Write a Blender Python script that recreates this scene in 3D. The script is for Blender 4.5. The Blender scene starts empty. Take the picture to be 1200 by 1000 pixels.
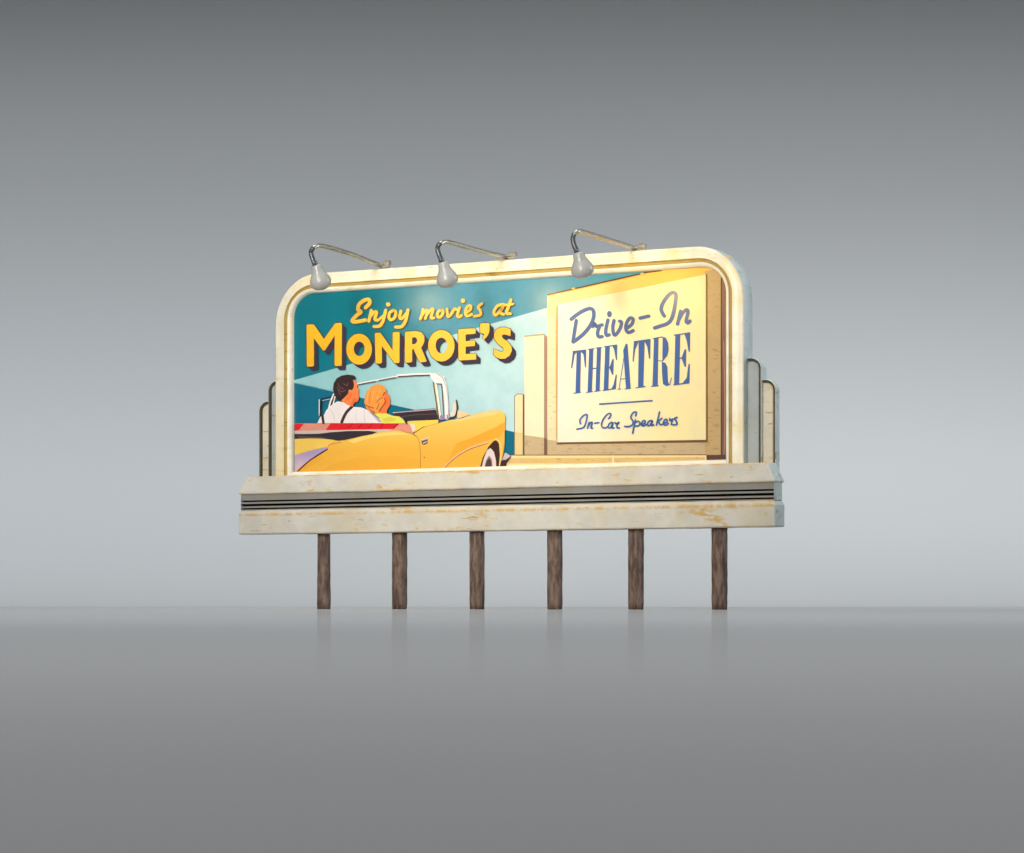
import bpy, math, random
from mathutils import Vector
random.seed(7)
SC = bpy.context.scene
COL = SC.collection
MM = 0.001
# ------------------------------------------------------------------ view geometry
TH = math.radians(30.0)              # the board is turned 30 degrees
CT, ST = math.cos(TH), math.sin(TH)
K = 0.000177
F = math.tan(TH) / K                 # focal length in photo pixels
HOR = 705.0                          # photo row of the horizon
D0 = F                               # mm from camera to the board's middle
CAMH = 9.3                           # mm above the floor


def L(px, py, Y):
    """photo pixel -> (x, z) in mm on the board plane at depth Y (board coordinates)"""
    a = (px - 600.0) / F
    b = (HOR - py) / F
    t = (Y + D0 * CT) / (a * ST + CT)
    return (t * a * CT - (t - D0) * ST, CAMH + t * b)


# ------------------------------------------------------------------ helpers
def s2l(c):
    r = []
    for v in c:
        v /= 255.0
        r.append(v / 12.92 if v <= 0.04045 else ((v + 0.055) / 1.055) ** 2.4)
    return tuple(r)


class MB:
    def __init__(self):
        self.v, self.f, self.m, self.mats = [], [], [], []

    def mi(self, mat):
        if mat not in self.mats:
            self.mats.append(mat)
        return self.mats.index(mat)

    def add(self, verts, faces, mat):
        o = len(self.v)
        self.v += [tuple(p) for p in verts]
        k = self.mi(mat)
        for f in faces:
            self.f.append([i + o for i in f])
            self.m.append(k)

    def build(self, name, parent=None, smooth=False, bevel=0.0, seg=2):
        me = bpy.data.meshes.new(name)
        me.from_pydata([(x * MM, y * MM, z * MM) for x, y, z in self.v], [], self.f)
        for mt in self.mats:
            me.materials.append(mt)
        me.polygons.foreach_set('material_index', self.m)
        if smooth:
            me.polygons.foreach_set('use_smooth', [True] * len(me.polygons))
        me.update()
        ob = bpy.data.objects.new(name, me)
        COL.objects.link(ob)
        if parent:
            ob.parent = parent
        if bevel:
            b = ob.modifiers.new('bevel', 'BEVEL')
            b.width = bevel * MM
            b.segments = seg
            b.limit_method = 'ANGLE'
            b.angle_limit = math.radians(35)
        return ob


def fix_normals(ob):
    import bmesh
    bm = bmesh.new()
    bm.from_mesh(ob.data)
    bmesh.ops.recalc_face_normals(bm, faces=bm.faces)
    bm.to_mesh(ob.data)
    bm.free()


# ------------------------------------------------------------------ materials
def nodes_of(m):
    m.use_nodes = True
    nt = m.node_tree
    return nt, nt.nodes, nt.links, nt.nodes['Principled BSDF']


def mix_rgb(nt, fac, a, b, blend='MIX'):
    n = nt.nodes.new('ShaderNodeMix')
    n.data_type = 'RGBA'
    n.blend_type = blend
    for s, val in ((n.inputs[0], fac), (n.inputs[6], a), (n.inputs[7], b)):
        if isinstance(val, bpy.types.NodeSocket):
            nt.links.new(val, s)
        elif isinstance(val, (int, float)):
            s.default_value = val
        else:
            s.default_value = (*val, 1)
    return n.outputs[2]


def noise(nt, scale, detail=4, rough=0.6, vec=None, stretch=None):
    tc = nt.nodes.new('ShaderNodeTexCoord')
    out = tc.outputs['Object']
    if stretch:
        mp = nt.nodes.new('ShaderNodeMapping')
        mp.inputs['Scale'].default_value = stretch
        nt.links.new(out, mp.inputs[0])
        out = mp.outputs[0]
    n = nt.nodes.new('ShaderNodeTexNoise')
    n.inputs['Scale'].default_value = scale
    n.inputs['Detail'].default_value = detail
    n.inputs['Roughness'].default_value = rough
    nt.links.new(out, n.inputs['Vector'])
    return n.outputs['Fac']


def ramp(nt, src, lo, hi):
    n = nt.nodes.new('ShaderNodeMapRange')
    n.interpolation_type = 'SMOOTHSTEP'
    n.inputs['From Min'].default_value = lo
    n.inputs['From Max'].default_value = hi
    nt.links.new(src, n.inputs['Value'])
    return n.outputs['Result']


def mathn(nt, op, a, b):
    n = nt.nodes.new('ShaderNodeMath')
    n.operation = op
    for i, v in ((0, a), (1, b)):
        if isinstance(v, bpy.types.NodeSocket):
            nt.links.new(v, n.inputs[i])
        else:
            n.inputs[i].default_value = v
    return n.outputs[0]


def axis(nt, k):
    tc = nt.nodes.new('ShaderNodeTexCoord')
    s = nt.nodes.new('ShaderNodeSeparateXYZ')
    nt.links.new(tc.outputs['Object'], s.inputs[0])
    return s.outputs[k]


def chips(nt, c, col, lo, k):
    n = ramp(nt, noise(nt, 95, 7, 0.72, stretch=(.35, 1, 1.9)), lo, lo + .025)
    n = mathn(nt, 'MULTIPLY', n, ramp(nt, noise(nt, 17, 2), .38, .50))
    return mix_rgb(nt, mathn(nt, 'MULTIPLY', n, k), c, col)


def painted(name, base, stain, amount=0.5, rough=0.45, edges=(), bump=0.25, tint=0.3, dirt=.565, chip=0.75):
    """hand-painted model surface: mottled cream with ochre stains; edges = heights (mm) where the paint is worn to ochre"""
    m = bpy.data.materials.new(name)
    nt, N, LK, bs = nodes_of(m)
    c = mix_rgb(nt, ramp(nt, noise(nt, 35, 5), 0.35, 0.7), base, tuple(v * 0.86 for v in base))
    tn = ramp(nt, noise(nt, 26, 4, 0.6, stretch=(1, 1, .6)), 0.42, 0.66)
    c = mix_rgb(nt, mathn(nt, 'MULTIPLY', tn, tint), c, (base[0] * .93, base[1] * .80, base[2] * .48))
    st = ramp(nt, noise(nt, 48, 6, 0.68, stretch=(0.55, 1, 1.5)), dirt, dirt + .12)
    st = mathn(nt, 'MULTIPLY', st, ramp(nt, noise(nt, 13, 2), 0.40, 0.58))
    c = mix_rgb(nt, mathn(nt, 'MULTIPLY', st, amount), c, stain)
    c = chips(nt, c, (stain[0] * .8, stain[1] * .75, stain[2] * .6), .60 + (.565 - dirt), chip)
    sp = ramp(nt, noise(nt, 330, 2), 0.70, 0.76)
    c = mix_rgb(nt, mathn(nt, 'MULTIPLY', sp, 0.30), c, tuple(v * 0.35 for v in stain))
    for ez, w, s in edges:
        d = mathn(nt, 'ABSOLUTE', mathn(nt, 'SUBTRACT', axis(nt, 2), ez * MM), 0)
        k = ramp(nt, d, w * MM, 0.1 * MM)
        k = mathn(nt, 'MULTIPLY', k, ramp(nt, noise(nt, 70, 7, 0.75, stretch=(1, 1, .6)), 0.38, 0.57))
        c = mix_rgb(nt, mathn(nt, 'MULTIPLY', k, s), c, stain)
    LK.new(c, bs.inputs['Base Color'])
    bs.inputs['Roughness'].default_value = rough
    bp = N.new('ShaderNodeBump')
    bp.inputs['Strength'].default_value = bump
    bp.inputs['Distance'].default_value = 0.0008
    LK.new(noise(nt, 160, 4), bp.inputs['Height'])
    LK.new(bp.outputs[0], bs.inputs['Normal'])
    return m


CREAM = (0.70, 0.655, 0.53)
OCHRE = (0.50, 0.30, 0.055)
M_FRAME = painted('cream_paint', (0.83, 0.785, 0.65), OCHRE, 0.30, 0.30, tint=0.7, chip=.5)
M_BEVEL = painted('white_paint', (0.85, 0.83, 0.76), OCHRE, 0.12, 0.2, chip=.3)
M_GROOVE = painted('ochre_wash', (0.42, 0.31, 0.085), (0.12, 0.08, 0.02), 0.6, 0.5)
M_DARKRIM = painted('dark_wash', (0.045, 0.038, 0.016), (0.16, 0.13, 0.06), 0.4, 0.55)
M_FIN = painted('fin_paint', (0.66, 0.62, 0.52), OCHRE, 0.35, 0.45)
M_LEDGE = painted('ledge_paint', (0.57, 0.555, 0.515), OCHRE, 0.9, 0.5, dirt=.545, chip=.85,
                  edges=((163.5, 3.0, 0.8), (141.8, 2.6, 0.5), (116.3, 3.4, 0.8), (92.2, 2.2, 0.35)))
M_SIDE = painted('side_cool_lit', (0.52, 0.57, 0.565), (0.22, 0.19, 0.11), 0.8, 0.55, bump=0.8, tint=0.15, dirt=.53)  # side faces: cool side light mixed into the base colour, plus grime
M_FINSHADE = painted('fin_shade_grey', (0.40, 0.44, 0.45), (0.3, 0.26, 0.16), 0.4, 0.5)  # inner fins: the frame's shade is put into this grey base
M_BAND = painted('grey_band', (0.25, 0.245, 0.235), (0.32, 0.30, 0.25), 0.3, 0.4)


def plain(name, rgb, rough=0.5, metal=0.0, var=0.15, scale=120):
    m = bpy.data.materials.new(name)
    nt, N, LK, bs = nodes_of(m)
    c = mix_rgb(nt, noise(nt, scale, 4), tuple(v * (1 + var) for v in rgb), tuple(v * (1 - var) for v in rgb))
    LK.new(c, bs.inputs['Base Color'])
    bs.inputs['Roughness'].default_value = rough
    bs.inputs['Metallic'].default_value = metal
    return m


M_BLACK = plain('black_slot', (0.004, 0.004, 0.004), 0.9)
M_BLACK.node_tree.nodes['Principled BSDF'].inputs['Specular IOR Level'].default_value = 0.1
M_STEEL = plain('worn_metal', (0.46, 0.43, 0.37), 0.30, 0.65, 0.55, 180)
M_BULB = plain('grey_bulb', (0.36, 0.365, 0.36), 0.30, 0, 0.10, 150)
M_SOCKET = plain('dark_socket', (0.10, 0.11, 0.12), 0.35, 0.5)


def wood():
    m = bpy.data.materials.new('post_wood')
    nt, N, LK, bs = nodes_of(m)
    c = mix_rgb(nt, ramp(nt, noise(nt, 220, 5, 0.7, stretch=(1, 1, .22)), 0.36, 0.66), (0.062, 0.035, 0.027), (0.20, 0.138, 0.108))
    c = mix_rgb(nt, ramp(nt, noise(nt, 420, 3), 0.66, 0.80), c, (0.20, 0.145, 0.11))
    LK.new(c, bs.inputs['Base Color'])
    bs.inputs['Roughness'].default_value = 0.75
    bp = N.new('ShaderNodeBump')
    bp.inputs['Strength'].default_value = 0.35
    bp.inputs['Distance'].default_value = 0.001
    LK.new(noise(nt, 300, 4, stretch=(1, 1, .3)), bp.inputs['Height'])
    LK.new(bp.outputs[0], bs.inputs['Normal'])
    return m


M_WOOD = wood()
ALB = 0.86
_inks = {}


def ink(c, c2=None, ax=0, a=None, b=None, tick=False):
    """printed colour (sRGB); optional printed blend to c2 between board positions a and b (mm) along an axis"""
    key = (c, c2, ax, a, b, tick)
    if key in _inks:
        return _inks[key]
    m = bpy.data.materials.new('print_ink')
    nt, N, LK, bs = nodes_of(m)
    l1 = tuple(v * ALB for v in s2l(c))
    if c2:
        l2 = tuple(v * ALB for v in s2l(c2))
        col = mix_rgb(nt, ramp(nt, axis(nt, ax), a * MM, b * MM), l1, l2)
    else:
        col = mix_rgb(nt, 0.0, l1, l1)
    if tick:
        w = ramp(nt, noise(nt, 150, 6, 0.75, stretch=(.6, 1, 2.6)), 0.55, 0.64)
        col = mix_rgb(nt, mathn(nt, 'MULTIPLY', w, 0.7), col, tuple(v * 0.35 for v in l1))
    md = ramp(nt, noise(nt, 42, 5, 0.65), 0.35, 0.70)
    col = mix_rgb(nt, mathn(nt, 'MULTIPLY', md, 0.22), col, tuple(v * 0.72 for v in l1))
    g = noise(nt, 900, 2)
    col = mix_rgb(nt, mathn(nt, 'MULTIPLY', g, 0.16), col, tuple(v * 0.6 for v in l1))
    LK.new(col, bs.inputs['Base Color'])
    bs.inputs['Roughness'].default_value = 0.32
    bp = N.new('ShaderNodeBump')
    bp.inputs['Strength'].default_value = 0.22
    bp.inputs['Distance'].default_value = 0.0006
    LK.new(noise(nt, 420, 3), bp.inputs['Height'])
    LK.new(bp.outputs[0], bs.inputs['Normal'])
    _inks[key] = m
    return m


# ------------------------------------------------------------------ the billboard
root = bpy.data.objects.new('billboard', None)
COL.objects.link(root)
root.rotation_euler = (0, 0, -TH)
root['label'] = 'cream art deco miniature billboard with a drive-in theatre poster, three lamps and six brown posts'
root['category'] = 'billboard'

XL = L(322, 450, 0)[0]
XR = L(871.3, 430, 0)[0]
ZT = 0.5 * (L(455, 313, 0)[1] + L(775, 292.5, 0)[1])
RAD = 62.0
ZB = 150.0


def upath(inset, zb=ZB, n=14):
    """rounded upside-down U, from bottom left over the top to bottom right"""
    x0, x1, zt, r = XL + inset, XR - inset, ZT - inset, max(RAD - 1.35 * inset, 4)
    P = [(x0, zb + (zt - r - zb) * i / 4.0) for i in range(4)]
    P += [(x0 + r - r * math.cos(a), zt - r + r * math.sin(a)) for a in [math.pi / 2 * i / n for i in range(n + 1)]]
    P += [(x0 + r + (x1 - x0 - 2 * r) * i / 8.0, zt) for i in range(1, 8)]
    P += [(x1 - r + r * math.sin(a), zt - r + r * math.cos(a)) for a in [math.pi / 2 * i / n for i in range(n + 1)]]
    P += [(x1, zb + (zt - r - zb) * i / 4.0) for i in range(3, -1, -1)]
    return P


def make_frame():
    prof = [(6, 27, 's'), (1.2, 26, 's'), (0, 24, 's'), (0, 3, 's'), (0.5, 1.4, 's'), (1.6, .4, 'f'), (3.2, 0, 'f'), (12.6, 0, 'f'),
            (13.2, -.6, 'f'), (13.9, -.4, 'f'), (14.4, .6, 'g'), (14.8, 2.0, 'g'), (17.7, 2.2, 'g'), (18.2, 1, 'g'),
            (18.6, -.1, 'b'), (19.1, -.5, 'b'), (19.8, -.2, 'b'), (22.4, 1.4, 'b'), (23.4, 4.0, 'b'), (24.0, 8.0, 'b')]
    mat = {'s': M_SIDE, 'f': M_FRAME, 'g': M_GROOVE, 'b': M_BEVEL}
    mb = MB()
    rows = []
    for ins, Y, k in prof:
        rows.append([(x, Y, z) for x, z in upath(ins)])
    n = len(rows[0])
    for r in rows:
        mb.v += r
    for j in range(1, len(rows)):
        k = mb.mi(mat[prof[j][2]])
        for i in range(n - 1):
            a = (j - 1) * n + i
            mb.f.append([a, a + 1, a + 1 + n, a + n])
            mb.m.append(k)
    ob = mb.build('frame', root, smooth=True)
    fix_normals(ob)
    return ob


make_frame()

# bottom rail under the poster, part of the frame's white inner bevel
ZR = 0.5 * (L(352, 552, 7)[1] + L(846, 540, 7)[1])
mb = MB()
pr = [(8.2, ZR + .6), (4.0, ZR - .6), (0.8, ZR - 3.2), (0.8, 150), (8.2, 150)]
xa, xb = XL + 19, XR - 19
n = len(pr)
mb.add([(xa, y, z) for y, z in pr] + [(xb, y, z) for y, z in pr],
       [[i, (i + 1) % n, n + (i + 1) % n, n + i] for i in range(n)] + [list(range(n))[::-1], list(range(n, 2 * n))], M_BEVEL)
fix_normals(mb.build('bottom_rail', root))

# board behind the poster
mb = MB()
pth = upath(8)
n = len(pth)
mb.add([(x, 11, z) for x, z in pth] + [(x, 25.5, z) for x, z in pth],
       [list(range(n))[::-1], list(range(n, 2 * n))] + [[i, (i + 1) % n, n + (i + 1) % n, n + i] for i in range(n)], M_SIDE)
fix_normals(mb.build('back_panel', root))


# side fins -----------------------------------------------------------------
def fin(sgn, E, Yf, ztop, rad, yb=26.0, e_in=-2.0, grey=False):
    xe = XL if sgn < 0 else XR
    r = rad

    def outline(ins):
        o = E - ins
        t = ztop - ins
        rr = max(r - ins, 2)
        P = [(e_in, 146), (e_in, t)]
        P += [(o - rr + rr * math.sin(a), t - rr + rr * math.cos(a)) for a in [math.pi / 2 * i / 10 for i in range(11)]]
        P += [(o, 146)]
        return [(xe + sgn * x, z) for x, z in P]
    mb = MB()
    rows = [(4, yb, 's'), (0.8, yb - .8, 's'), (0, yb - 3, 's'), (0, Yf + 1.2, 's'), (0.5, Yf + .3, 's'), (0.9, Yf, 's'), (1.2, Yf, 'd'), (3.2, Yf + .4, 'd'), (3.9, Yf + 2.8, 'd'), (4.2, Yf + 3.0, 'p')]
    mt = {'s': M_SIDE, 'd': M_DARKRIM, 'p': M_FIN}
    n = len(outline(0))
    for ins, Y, k in rows:
        mb.v += [(x, Y, z) for x, z in outline(ins)]
    for j in range(1, len(rows)):
        k = mb.mi(mt[rows[j][2]])
        for i in range(n - 1):
            a = (j - 1) * n + i
            mb.f.append([a, a + 1, a + 1 + n, a + n])
            mb.m.append(k)
    ob = mb.build('side_fin', root, smooth=False)
    fix_normals(ob)
    p = MB()
    ol = outline(4.2)
    m_ = len(ol)
    p.add([(x, Yf + 1.9, z) for x, z in outline(5.4)] + [(x, Yf + 2.8, z) for x, z in ol] + [(x, yb - 4, z) for x, z in ol],
          [list(range(m_))] + [[i, (i + 1) % m_, m_ + (i + 1) % m_, m_ + i] for i in range(m_)]
          + [[m_ + i, m_ + (i + 1) % m_, 2 * m_ + (i + 1) % m_, 2 * m_ + i] for i in range(m_)], M_FINSHADE if grey else M_FIN)
    fix_normals(p.build('fin_panel', ob))


ZI = 0.5 * (L(319, 446.5, 10)[1] + L(877, 419, 10)[1])
ZO = 0.5 * (L(310, 470.5, 13)[1] + L(894, 444, 13)[1])
for s in (-1, 1):
    fin(s, 17.3, 10.1, ZI, 13, grey=True)
    fin(s, 33.4, 13.3, ZO, 13, e_in=15.0)

# ledge ----------------------------------------------------------------------
XC = 0.5 * (XL + XR)
HW = 0.5 * (XR - XL)
YF = -11.6
YB = 16.0


def loft(rows, mats, name, bevel):
    """stack of rectangles (halfwidth, yfront, yback, z) from bottom to top; ends and front get their own material"""
    mb = MB()
    nx = 40
    rings = []
    for hw, yf, yb, z in rows:
        ring = [(XC - hw + 2 * hw * i / nx, yf, z) for i in range(nx + 1)] + [(XC + hw - 2 * hw * i / nx, yb, z) for i in range(nx + 1)]
        rings.append(ring)
    n = len(rings[0])
    for r in rings:
        mb.v += [(x, y, z) for x, y, z in r]
    for j in range(len(rings) - 1):
        for i in range(n):
            a, b = j * n + i, j * n + (i + 1) % n
            mb.f.append([a, b, b + n, a + n])
            front = i < nx
            mb.m.append(mb.mi(mats[j] if front else M_SIDE))
    mb.f.append(list(range(n))[::-1])
    mb.m.append(mb.mi(M_LEDGE))
    mb.f.append([(len(rings) - 1) * n + i for i in range(n)])
    mb.m.append(mb.mi(mats[-1]))
    rj = random.Random(len(name))
    mb.v = [(x, y + rj.uniform(-.18, .18), z + rj.uniform(-.3, .3)) for x, y, z in mb.v]
    ob = mb.build(name, root, bevel=bevel, seg=3)
    return ob


E = 45.3
XC -= 1.8
Z0, Z1, Z2, Z3 = 92.0, 116.6, 122.5, 141.5
ZL = 163.6
o = loft([(HW + E, YF, YB, Z0), (HW + E, YF, YB, Z1), (HW + E - 3, YF + 3.4, YB - 2, Z2)], [M_LEDGE, M_LEDGE], 'lower_ledge', 2.0)
o['label'] = 'lower cream ledge slab with ochre stains'
o = loft([(HW + E, YF, YB, Z3), (HW + E - .6, YF, YB, Z3 + 3), (HW + E - 9.6, YF + 2.2, YB - 1, ZL)], [M_LEDGE, M_LEDGE], 'upper_ledge', 1.8)
o['label'] = 'upper cream ledge slab with slanted ends'
# grey band with three black slots
mb = MB()
yb_ = YF + 3.0
hb = HW + E - 2.2
slots = [(122.9, 124.7), (126.8, 129.7), (132.0, 134.0)]
z = Z2 - .4
pts = [(yb_, z, 'b')]
for a, b in slots:
    pts += [(yb_, a, 'b'), (yb_ + 5, a, 'k'), (yb_ + 5, b, 'k'), (yb_, b, 'k')]
pts += [(yb_, Z3 + .4, 'b')]
for i in range(len(pts) - 1):
    (y0, z0, _), (y1, z1, k) = pts[i], pts[i + 1]
    mb.add([(XC - hb, y0, z0), (XC + hb, y0, z0), (XC + hb, y1, z1), (XC - hb, y1, z1)], [[0, 1, 2, 3]], M_BLACK if k == 'k' else M_BAND)
z1 = Z3 + .4
mb.add([(XC + hb, yb_, z), (XC + hb, YB - 3, z), (XC + hb, YB - 3, z1), (XC + hb, yb_, z1)], [[0, 1, 2, 3]], M_SIDE)
mb.add([(XC - hb, yb_, z), (XC - hb, YB - 3, z), (XC - hb, YB - 3, z1), (XC - hb, yb_, z1)], [[3, 2, 1, 0]], M_SIDE)
mb.add([(XC + hb, YB - 3, z), (XC - hb, YB - 3, z), (XC - hb, YB - 3, z1), (XC + hb, YB - 3, z1)], [[0, 1, 2, 3]], M_SIDE)
mb.build('grille_band', root)

# posts ----------------------------------------------------------------------
YP = 6.0
for k, (pc, w) in enumerate([(379.5, 15.5), (468.3, 17), (559, 16.8), (650.2, 17), (745.3, 17.4), (843.2, 17.6)]):
    x, _ = L(pc, 714, YP)
    sc = F / (F - x * ST)
    r = w / sc / 2
    rnd = random.Random(k + 3)
    mb = MB()
    nr, ns = 15, 14
    for j in range(nr):
        z = 0.0 if j == 0 else (Z0 + 3) * j / (nr - 1)
        fr = 1.0 + rnd.uniform(-.012, .012)
        if j == 0:
            fr *= .95
        if k == 0:
            fr *= 1.0 - .10 * j / (nr - 1)
        ox, oy = rnd.uniform(-.18, .18), rnd.uniform(-.18, .18)
        for i in range(ns):
            a = 2 * math.pi * i / ns
            ca, sa = math.cos(a), math.sin(a)
            q = (abs(ca) ** 4.5 + abs(sa) ** 4.5) ** (-1 / 4.5)      # squared-off stick
            rr = r * fr * min(q, 1.16) * (1 + rnd.uniform(-.01, .01)) * .97
            mb.v.append((x + ox + rr * ca * 1.02, YP + oy + rr * sa * .9, z))
    for j in range(nr - 1):
        for i in range(ns):
            a, b = j * ns + i, j * ns + (i + 1) % ns
            mb.f.append([a, b, b + ns, a + ns])
            mb.m.append(mb.mi(M_WOOD))
    mb.f.append(list(range(ns))[::-1])
    mb.m.append(0)
    mb.f.append([(nr - 1) * ns + i for i in range(ns)])
    mb.m.append(0)
    mb.build('post', root, smooth=True)


# lamps ----------------------------------------------------------------------
def tube(mb, pts, rads, mat, ns=12, cap=True):
    P = [Vector(p) for p in pts]
    up = Vector((0.3, 0.2, 1)).normalized()
    rows = []
    for i, p in enumerate(P):
        d = (P[min(i + 1, len(P) - 1)] - P[max(i - 1, 0)]).normalized()
        u = d.cross(up)
        if u.length < 1e-3:
            u = d.cross(Vector((1, 0, 0)))
        u.normalize()
        v = u.cross(d)
        r = rads[i] if isinstance(rads, (list, tuple)) else rads
        rows.append([p + u * r * math.cos(2 * math.pi * k / ns) + v * r * math.sin(2 * math.pi * k / ns) for k in range(ns)])
    o = len(mb.v)
    for r in rows:
        mb.v += [tuple(q) for q in r]
    k_ = mb.mi(mat)
    for j in range(len(rows) - 1):
        for i in range(ns):
            a, b = o + j * ns + i, o + j * ns + (i + 1) % ns
            mb.f.append([a, b, b + ns, a + ns])
            mb.m.append(k_)
    if cap:
        mb.f.append([o + i for i in range(ns)][::-1])
        mb.m.append(k_)
        mb.f.append([o + (len(rows) - 1) * ns + i for i in range(ns)])
        mb.m.append(k_)


def P3(px, py, Y):
    x, z = L(px, py, Y)
    return Vector((x, Y, z))


def spline(pts, n=7):
    out = []
    Q = [pts[0]] + list(pts) + [pts[-1]]
    for i in range(1, len(Q) - 2):
        p0, p1, p2, p3 = Q[i - 1], Q[i], Q[i + 1], Q[i + 2]
        for k in range(n):
            t = k / n
            out.append(0.5 * ((2 * p1) + (-p0 + p2) * t + (2 * p0 - 5 * p1 + 4 * p2 - p3) * t * t + (-p0 + 3 * p1 - 3 * p2 + p3) * t ** 3))
    out.append(Q[-2])
    return out


def lamp(arm, sock0, sock1, bulb0, bulb1, rb, brk, reach, lab):
    YA = 10.0
    n = len(arm)
    pts = []
    acc = [0]
    for i in range(1, n):
        acc.append(acc[-1] + math.dist(arm[i], arm[i - 1]))
    total = math.dist(arm[0], arm[2]) if n > 2 else acc[-1]
    for i, (x, y) in enumerate(arm):
        t = min((arm[0][0] - x) / (arm[0][0] - sock0[0]), 1.0)
        pts.append(P3(x, y, YA - reach * t))
    a = MB()
    sp = spline(pts)
    tube(a, sp, [2.7 if i < len(sp) * .55 else 2.8 for i in range(len(sp))], M_STEEL)
    nq = len(a.f) - 2
    a.m = [a.mi(M_SOCKET) if k > nq * .60 else m_ for k, m_ in enumerate(a.m)]
    L_ = a.build('lamp', root, smooth=True)
    L_['label'] = lab
    b = MB()                       # bracket clip on the frame top
    c = P3(*brk, YA)
    tube(b, [c + Vector((-6.5, 0, -.5)), c + Vector((-1.5, 0, 0)), c + Vector((-1.4, 0, 0)), c + Vector((4.2, 0, 0)), c + Vector((4.8, 0, 0))],
         [2.1, 2.2, 3.7, 3.8, 2.9], M_STEEL, 12)
    tube(b, [c + Vector((-9, 0, -3.8)), c + Vector((4, 0, -3.8))], 2.2, M_STEEL, 8)
    b.build('bracket', L_, smooth=False, bevel=.4)
    Yb = YA - reach
    s = MB()
    tube(s, [P3(*sock0, Yb), P3(*sock1, Yb + 3)], [3.0, 3.6], M_SOCKET, 14)
    s.build('socket', L_, smooth=False, bevel=.5)
    g = MB()
    p0, p1 = P3(*bulb0, Yb + 3), P3(*bulb1, Yb + 12)
    prof = [(0, .40), (.04, .48), (.16, .53), (.26, .56), (.38, .72), (.52, .91), (.64, 1.0), (.74, .99), (.84, .88), (.92, .68), (.97, .42), (1, .05)]
    tube(g, [p0.lerp(p1, t) for t, _ in prof], [rb * r for _, r in prof], M_BULB, 26)
    g.build('bulb', L_, smooth=True)


lamp([(447, 311.5), (433, 306.5), (410, 297.5), (385, 290), (373, 288.2), (366.5, 291.5), (364.5, 297), (366.5, 304), (368.5, 309)],
     (368.3, 306.5), (369.8, 312), (370.5, 310.5), (378.2, 340.2), 12.6, (453.2, 308.8), 150, 'lamp over the left end of the poster')
lamp([(594, 301.5), (580, 298.5), (556, 292.5), (530, 285), (521, 283.6), (515, 286.5), (512.8, 292), (514.6, 299), (517, 304)],
     (516.5, 303), (518, 308), (519.0, 307), (526.6, 337.4), 12.4, (600.6, 298.4), 150, 'lamp over the middle of the poster')
lamp([(745, 292), (731, 287), (707, 279.5), (684, 272.4), (677, 271.4), (672.5, 275.5), (671.5, 281), (673, 288), (675.5, 293)],
     (675, 292), (676.5, 297), (677.5, 295.5), (685.2, 326.5), 12.8, (752.5, 288.6), 150, 'lamp over the theatre sign')

# ------------------------------------------------------------------ the poster (a flat printed sheet)
Y_POST = 7.2
STEP = 0.008
_lay = [0]


def T(tile):
    x0, y0, s = {'A': (340, 330, 8.5714), 'B': (470, 330, 8.0), 'C': (340, 430, 7.693), 'D': (470, 430, 7.693), 'E': (650, 330, 7.0588),
                 'F': (650, 460, 5.4545), 'G': (600, 310, 7.5), 'H': (760, 285, 8.692), 'R': (580, 420, 6.6667), 'P': (0, 0, 1.0)}[tile]
    return lambda p: (x0 + p[0] / s, y0 + p[1] / s)


def next_y():
    _lay[0] += 1
    return Y_POST - STEP * _lay[0]


def px_poly(mb, pts, mat, Y=None):
    Y = next_y() if Y is None else Y
    V = []
    for x, y in pts:
        a, z = L(x, y, Y)
        V.append((a, Y, z))
    area = sum(V[i][0] * V[(i + 1) % len(V)][2] - V[(i + 1) % len(V)][0] * V[i][2] for i in range(len(V)))
    f = list(range(len(V)))
    if area < 0:
        f = f[::-1]
    from mathutils.geometry import tessellate_polygon
    tris = tessellate_polygon([[Vector((v[0], v[2], 0)) for v in V]])
    mb.add(V, [list(t) for t in tris], mat)


def smooth2(pts, n=6):
    return [(p.x, p.y) for p in spline([Vector((x, y)) for x, y in pts], n)]


def px_stroke(mb, pts, w, mat, Y=None, sm=True, taper=None):
    """round-ended brush stroke in photo pixels"""
    Y = next_y() if Y is None else Y
    if sm and len(pts) > 2:
        pts = smooth2(pts, 5)
    n = len(pts)
    for i in range(n - 1):
        pass
    lft, rgt = [], []
    for i in range(n):
        a, b = pts[max(i - 1, 0)], pts[min(i + 1, n - 1)]
        dx, dy = b[0] - a[0], b[1] - a[1]
        l = math.hypot(dx, dy) or 1
        nx, ny = -dy / l, dx / l
        ww = w / 2
        if taper:
            ww *= taper[0] + (taper[1] - taper[0]) * i / (n - 1)
        lft.append((pts[i][0] + nx * ww, pts[i][1] + ny * ww))
        rgt.append((pts[i][0] - nx * ww, pts[i][1] - ny * ww))
    V = []
    for x, y in lft + rgt:
        a, z = L(x, y, Y)
        V.append((a, Y, z))
    mb.add(V, [[i, i + 1, n + i + 1, n + i] for i in range(n - 1)], mat)
    for c, k in ((pts[0], 0), (pts[-1], 1)):       # round ends
        ww = w / 2 * (taper[k] if taper else 1)
        px_poly(mb, [(c[0] + ww * math.cos(t * math.pi / 5), c[1] + ww * math.sin(t * math.pi / 5)) for t in range(10)], mat, Y - STEP * .3)


def poly(mb, tile, pts, mat, Y=None, sm=False):
    q = [T(tile)(p) for p in pts]
    if sm:
        q = smooth2(q + [q[0]], 4)[:-1]
    px_poly(mb, q, mat, Y)


def stroke(mb, tile, pts, w, mat, **k):
    t = T(tile)
    px_stroke(mb, [t(p) for p in pts], w / (t((1, 0))[0] - t((0, 0))[0]) ** -1, mat, **k)


def dot(mb, tile, c, r, mat, ry=None, Y=None):
    ry = ry or r
    poly(mb, tile, [(c[0] + r * math.cos(2 * math.pi * i / 20), c[1] + ry * math.sin(2 * math.pi * i / 20)) for i in range(20)], mat, Y)


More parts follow.
